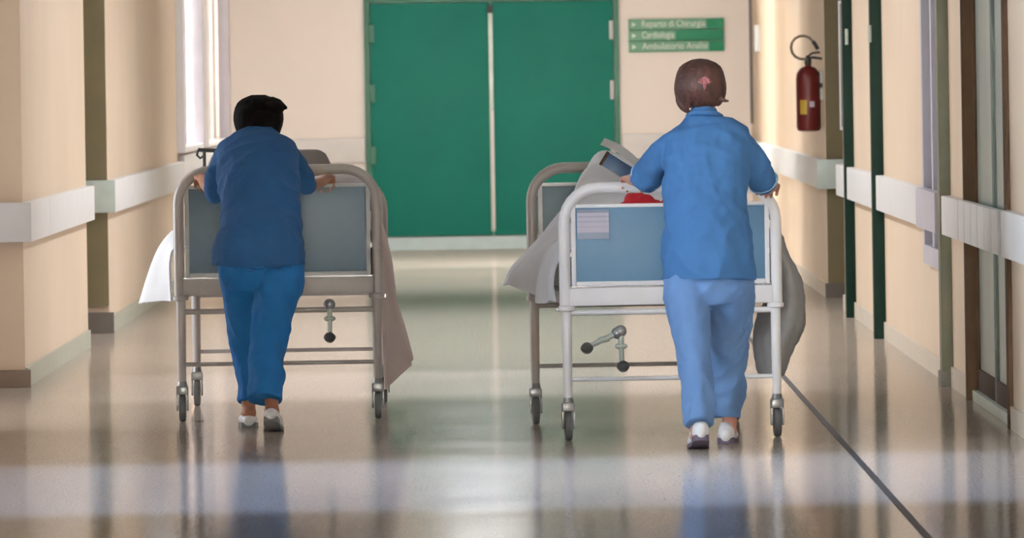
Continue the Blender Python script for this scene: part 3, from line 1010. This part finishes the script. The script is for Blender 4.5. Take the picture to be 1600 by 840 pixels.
def loft(mb, secs, n=28):
    """secs: (u, v, half width px, half depth m, D)"""
    pts = [P(u, v, D) for u, v, hw, dp, D in secs]
    rad = [(hw * D / F, dp) for u, v, hw, dp, D in secs]
    mb.tube(pts, rad, n=n, side=(1, 0, 0), dense=4)
    return mb


# ---------- nurse on the left
orgL = Vector((-1.13, 37.35, 0))
bL = MB()
hcL = P(404, 183, 37.93)
RL = Matrix.Rotation(math.radians(-22), 3, 'X')
head_mesh(bL, hcL, RL)
bL.tube([P(403, 226, 37.80), P(403, 210, 37.84), P(404, 190, 37.89)], [.050, .048, .050], n=16)
loft(bL, [(405, 425, 46, .10, 37.38), (405, 395, 56, .12, 37.36), (407, 350, 46, .09, 37.42), (405, 300, 48, .09, 37.52), (404, 255, 50, .09, 37.66), (403, 230, 46, .07, 37.74), (403, 214, 26, .05, 37.80)], 20)
wr_l = P(316, 279, 38.30)
wr_r = P(509, 279, 38.30)
bL.tube([P(368, 240, 37.77), P(347, 260, 37.81), P(337, 292, 37.88), P(325, 290, 38.08), wr_l], [.044, .042, .036, .033, .024], n=14, dense=3, round_ends=True)
bL.tube([P(438, 240, 37.77), P(463, 260, 37.83), P(478, 287, 37.94), P(493, 286, 38.12), wr_r], [.044, .042, .036, .033, .024], n=14, dense=3, round_ends=True)
hand(bL, wr_l, (-.05, 1, .10), (0, .1, -1), (1, 0, 0), 1, curl=(45, 55, 35))
hand(bL, wr_r, (.05, 1, .10), (0, .1, -1), (1, 0, 0), -1, curl=(45, 55, 35))
# legs and feet
anL_l = P(389, 643, 37.60)
anL_r = P(425, 640, 37.12)
for hip, kn_, an, toe in ((P(376, 425, 37.42), P(382, 540, 37.66), anL_l, Vector((anL_l.x - .01, 37.78, .035))), (P(433, 425, 37.38), P(420, 540, 37.30), anL_r, Vector((anL_r.x + .01, 37.30, .035)))):
    bL.tube([hip, (hip + kn_) / 2, kn_, kn_ * .6 + an * .4, an], [.072, .060, .043, .038, .030], n=16, dense=3, round_ends=True)
    hl = Vector((an.x, an.y - .03, .062))
    bL.tube([an, (an + hl) / 2, hl], [.034, .034, .032], n=14, round_ends=True)
    bL.tube([hl, (hl + toe) / 2 + Vector((0, 0, .01)), toe], [(.032, .028), (.036, .024), (.036, .016)], n=14, side=(1, 0, 0), dense=3, round_ends=True)
nL = bL.build('person', M['skinL'], None, origin=orgL)
remesh(nL, .0045, 3)
tag(nL, 'nurse with short black hair in dark blue scrubs leaning on the left bed', 'person')
eyes(nL, hcL, RL, orgL)
# hair
h = MB()
h.ball(hcL + Vector((0, -.012, .008)), .108, .112, .094, n=28, m=18)
h.ball(P(388, 190, 37.84), .062, .075, .078)
h.ball(P(404, 196, 37.82), .072, .070, .070)
h.ball(P(420, 186, 37.87), .062, .075, .078)
h.ball(P(428, 168, 37.86), .050, .06, .036)
h.tube([P(425, 162, 37.86), P(436, 163, 37.86), P(446, 168, 37.86)], [.034, .024, .010], n=12, round_ends=True)
h.tube([P(372, 190, 37.84), P(376, 205, 37.82), P(384, 214, 37.80)], [.02, .018, .010], n=10, round_ends=True)
for k in range(46):
    a = -PI * (k + .5) / 46
    x, y = math.cos(a), math.sin(a)
    b0 = hcL + Vector((x * .03, y * .03 - .01, .095))
    b1 = hcL + Vector((x * .088, y * .092 - .01, .055 + random.uniform(-.01, .01)))
    b2 = hcL + Vector((x * .106, y * .110 - .01, -.01))
    b3 = hcL + Vector((x * .088, y * .094 - .01, -.082 + random.uniform(-.010, .006)))
    h.tube([b0, b1, b2, b3], [.008, .010, .010, .006], n=8, dense=3, round_ends=True)
ho = h.build('hair', M['hairL'], nL, origin=orgL)
remesh(ho, .0045, 2)
# tunic
t = MB()
loft(t, [(405, 414, 75, .155, 37.34), (405, 402, 74, .160, 37.34), (405, 385, 72, .160, 37.33), (407, 345, 63, .135, 37.42), (406, 300, 63, .13, 37.53), (404, 260, 64, .13, 37.66), (402, 242, 65, .115, 37.72), (402, 229, 61, .10, 37.77), (402, 221, 50, .085, 37.79), (403, 214, 36, .075, 37.81), (403, 209, 27, .065, 37.83), (403, 205, 24, .06, 37.84)])
t.tube([P(366, 236, 37.76), P(350, 248, 37.78), P(338, 272, 37.83), P(336, 303, 37.90)], [.058, .058, .052, .048], n=20, dense=4, round_ends=True)
t.tube([P(440, 236, 37.76), P(455, 247, 37.78), P(469, 266, 37.84), P(482, 292, 37.94)], [.058, .057, .052, .048], n=20, dense=4)
to = t.build('tunic', M['tunL'], nL, origin=orgL)
remesh(to, .0065, 5, folds(.040, [(1, 0, -.55), (-.6, 0, -1), (.9, .1, .35)], 2.0))
MB().tube([P(378, 213, 37.80), P(403, 207, 37.745), P(429, 212, 37.80)], [(.012, .014)] * 3, n=12, dense=4, round_ends=True).build('collar', M['tunL'], nL, origin=orgL)
# trousers
t = MB()
loft(t, [(405, 398, 62, .145, 37.38), (404, 420, 67, .145, 37.38), (404, 440, 60, .13, 37.40)])
loft(t, [(377, 419, 34, .12, 37.42), (374, 440, 34, .125, 37.45), (378, 490, 24.5, .10, 37.56), (382, 543, 23, .088, 37.64), (390, 595, 20, .078, 37.64), (391.5, 628, 21, .074, 37.62)], 24)
loft(t, [(436, 419, 38, .12, 37.36), (436, 440, 38, .13, 37.34), (424, 490, 32, .105, 37.30), (419, 543, 29, .092, 37.27), (416, 595, 27, .082, 37.18), (414, 624, 26, .078, 37.14)], 24)
to = t.build('trousers', M['troL'], nL, origin=orgL)
remesh(to, .0065, 4, folds(.034, [(.15, 0, -1), (.7, 0, -.7)], 5.0))
shoe(nL, orgL, (anL_l.x - .012, 37.79, 0), .05, 0, M['soleL'])
shoe(nL, orgL, (anL_r.x + .006, 37.26, 0), -.04, math.radians(-16), M['soleL'])

# ---------- nurse on the right
orgR = Vector((.82, 35.0, 0))
bR = MB()
hcR = P(1094, 131, 35.20)
RR = Matrix.Rotation(math.radians(-12), 3, 'X') @ Matrix.Rotation(math.radians(6), 3, 'Z')
head_mesh(bR, hcR, RR)
bR.tube([P(1101, 200, 35.16), P(1099, 180, 35.18), P(1096, 150, 35.20)], [.050, .048, .050], n=16)
loft(bR, [(1107, 448, 48, .10, 35.0), (1107, 415, 58, .12, 34.98), (1105, 350, 46, .09, 35.02), (1104, 300, 50, .09, 35.06), (1103, 240, 52, .09, 35.12), (1102, 214, 42, .06, 35.15), (1101, 196, 22, .04, 35.17)], 20)
wr_l = P(986, 280, 35.68)
wr_r = P(1206, 289, 35.68)
bR.tube([P(1064, 224, 35.15), P(1036, 248, 35.19), P(1008, 276, 35.28), P(998, 280, 35.48), wr_l], [.045, .042, .036, .033, .024], n=14, dense=3, round_ends=True)
bR.tube([P(1142, 224, 35.15), P(1172, 248, 35.19), P(1193, 284, 35.28), P(1200, 292, 35.48), wr_r], [.045, .042, .036, .033, .024], n=14, dense=3, round_ends=True)
hand(bR, wr_l, (-.08, 1, .06), (0, .1, -1), (1, 0, 0), 1, curl=(30, 62, 45))
hand(bR, wr_r, (.02, 1, .06), (-.25, .1, -1), (1, 0, -.25), -1, curl=(30, 62, 45))
anR_l = P(1090, 668, 34.72)
anR_r = P(1140, 655, 35.27)
for hip, kn_, an, toe in ((P(1075, 450, 34.98), P(1084, 545, 34.90), anR_l, Vector((anR_l.x, 34.86, .035))), (P(1138, 450, 35.0), P(1138, 545, 35.20), anR_r, Vector((anR_r.x, 35.40, .035)))):
    bR.tube([hip, (hip + kn_) / 2, kn_, kn_ * .6 + an * .4, an], [.072, .060, .043, .038, .030], n=16, dense=3, round_ends=True)
    hl = Vector((an.x, an.y - .008, max(.055, an.z - .05)))
    bR.tube([an, (an + hl) / 2, hl], [.033, .030, .026], n=14, round_ends=True)
    bR.tube([hl, (hl + toe) / 2 + Vector((0, 0, .005)), toe], [(.030, .026), (.034, .022), (.034, .015)], n=14, side=(1, 0, 0), dense=3, round_ends=True)
nR = bR.build('person', M['skinR'], None, origin=orgR)
remesh(nR, .0045, 3)
tag(nR, 'nurse with brown bobbed hair in light blue scrubs pushing the right bed', 'person')
eyes(nR, hcR, RR, orgR)
h = MB()
h.ball(hcR + Vector((0, -.008, .006)), .096, .112, .102, n=28, m=18)
h.ball(hcR + Vector((.012, -.075, .008)), .05, .045, .06)
h.ball(hcR + Vector((.008, -.040, -.060)), .070, .065, .050)
for k in range(60):
    a = -PI * 1.16 * (k + .5) / 60 + .25
    x, y = math.cos(a), math.sin(a)
    j = random.uniform(-1, 1)
    zb = -.080 + .016 * j - .018 * max(0, -x)
    b0 = hcR + Vector((x * .03, y * .03 - .01, .098))
    b1 = hcR + Vector((x * .082, y * .09 - .01, .062 + .006 * j))
    b2 = hcR + Vector((x * .101, y * .112 - .008, -.005))
    b3 = hcR + Vector((x * .097 , y * .100 - .006, -.055))
    b4 = hcR + Vector((x * (.086 + .01 * j), y * .085 - .004, zb))
    h.tube([b0, b1, b2, b3, b4], [.007, .009, .010, .009, .0045], n=8, dense=3, round_ends=True)
h.tube([P(1122, 148, 35.14), P(1130, 156, 35.13), P(1138, 158, 35.12)], [.014, .010, .0045], n=8, dense=3, round_ends=True)
h.tube([P(1064, 140, 35.16), P(1063, 158, 35.16), P(1070, 170, 35.15), P(1080, 177, 35.14)], [.022, .020, .015, .006], n=8, dense=3, round_ends=True)
ho = h.build('hair', M['hairR'], nR, origin=orgR)
remesh(ho, .0042, 1)
ck = MB()
cc = P(1101, 131, 35.055)
for k in range(7):
    a = (k - 3) * .42
    ck.tube([cc + Vector((.0, -.02, .0)), cc + Vector((.019 * math.sin(a * 1.1), -.026, .028 * math.cos(a * 1.05))), cc + Vector((.026 * math.sin(a), -.008, .030 * math.cos(a)))], [.006, .006, .004], n=8, round_ends=True)
ck.tube([cc + Vector((0, -.022, -.016)), cc + Vector((0, -.030, 0)), cc + Vector((0, -.022, .022))], [.007, .010, .007], n=8, round_ends=True)
ck.build('hair_clip', M['clip'], nR, origin=orgR)['label'] = 'rose pink claw clip'
t = MB()
loft(t, [(1107, 437, 75.5, .165, 34.98), (1107, 425, 75, .17, 34.98), (1106, 400, 73, .168, 34.97), (1104, 345, 67, .135, 35.01), (1104, 300, 67, .13, 35.06), (1104, 260, 66, .13, 35.10), (1103, 235, 67, .12, 35.12), (1103, 214, 67, .105, 35.14), (1102, 203, 61, .092, 35.15), (1101, 194, 49, .08, 35.155), (1100, 186, 34, .07, 35.16), (1100, 177, 24, .064, 35.165), (1100, 169, 21.5, .060, 35.17)])
t.tube([P(1062, 222, 35.14), P(1048, 230, 35.15), P(1027, 253, 35.19), P(1007, 281, 35.28)], [.058, .062, .066, .072], n=22, dense=4)
t.tube([P(1145, 222, 35.14), P(1159, 230, 35.15), P(1178, 256, 35.19), P(1195, 289, 35.28)], [.058, .060, .060, .062], n=22, dense=4)
to = t.build('tunic', M['tunR'], nR, origin=orgR)
remesh(to, .0065, 5, folds(.042, [(1, 0, -.45), (-.5, 0, -1), (.15, 0, -1)], 9.0))


def ring(mb, c, ax, r, tr):
    ax = ax.normalized()
    a = ax.orthogonal().normalized()
    b = ax.cross(a)
    pts = [c + (a * math.cos(w) + b * math.sin(w)) * r for w in [2 * PI * k / 24 for k in range(25)]]
    mb.tube(pts, tr, n=8)
    return mb


for q0, q1, r in ((P(1026, 250, 35.19), P(1010, 276, 35.27), .0655), (P(1178, 252, 35.19), P(1193, 284, 35.27), .060)):
    ring(MB(), q1, q1 - q0, r, .007).build('sleeve_piping', M['trim'], nR, origin=orgR)
MB().tube([P(1076, 181, 35.17), P(1086, 176, 35.10), P(1101, 176, 35.088), P(1116, 177, 35.10), P(1126, 182, 35.17)], [(.013, .012)] * 5, n=12, dense=4, round_ends=True).build('collar', M['tunR'], nR, origin=orgR)
t = MB()
loft(t, [(1107, 420, 64, .15, 35.0), (1107, 445, 70, .15, 34.99), (1107, 462, 64, .13, 35.0)])
loft(t, [(1076, 435, 40, .14, 34.98), (1074, 460, 38, .13, 34.96), (1080, 520, 32, .108, 34.91), (1086, 575, 28, .095, 34.83), (1090, 625, 24, .085, 34.75), (1092, 664, 20.5, .078, 34.70)], 24)
loft(t, [(1138, 435, 40, .14, 35.0), (1142, 460, 37, .13, 35.03), (1138, 520, 32, .108, 35.14), (1136, 575, 29, .095, 35.22), (1136, 615, 26, .085, 35.26), (1135, 652, 22, .078, 35.26)], 24)
to = t.build('trousers', M['troR'], nR, origin=orgR)
remesh(to, .0065, 4, folds(.034, [(.1, 0, -1), (.8, 0, .6)], 15.0))
shoe(nR, orgR, (anR_l.x, 34.88, 0), .06, math.radians(-13), M['soleR'], tall=1.45)
shoe(nR, orgR, (anR_r.x, 35.44, 0), -.08, 0, M['soleR'], tall=1.3)
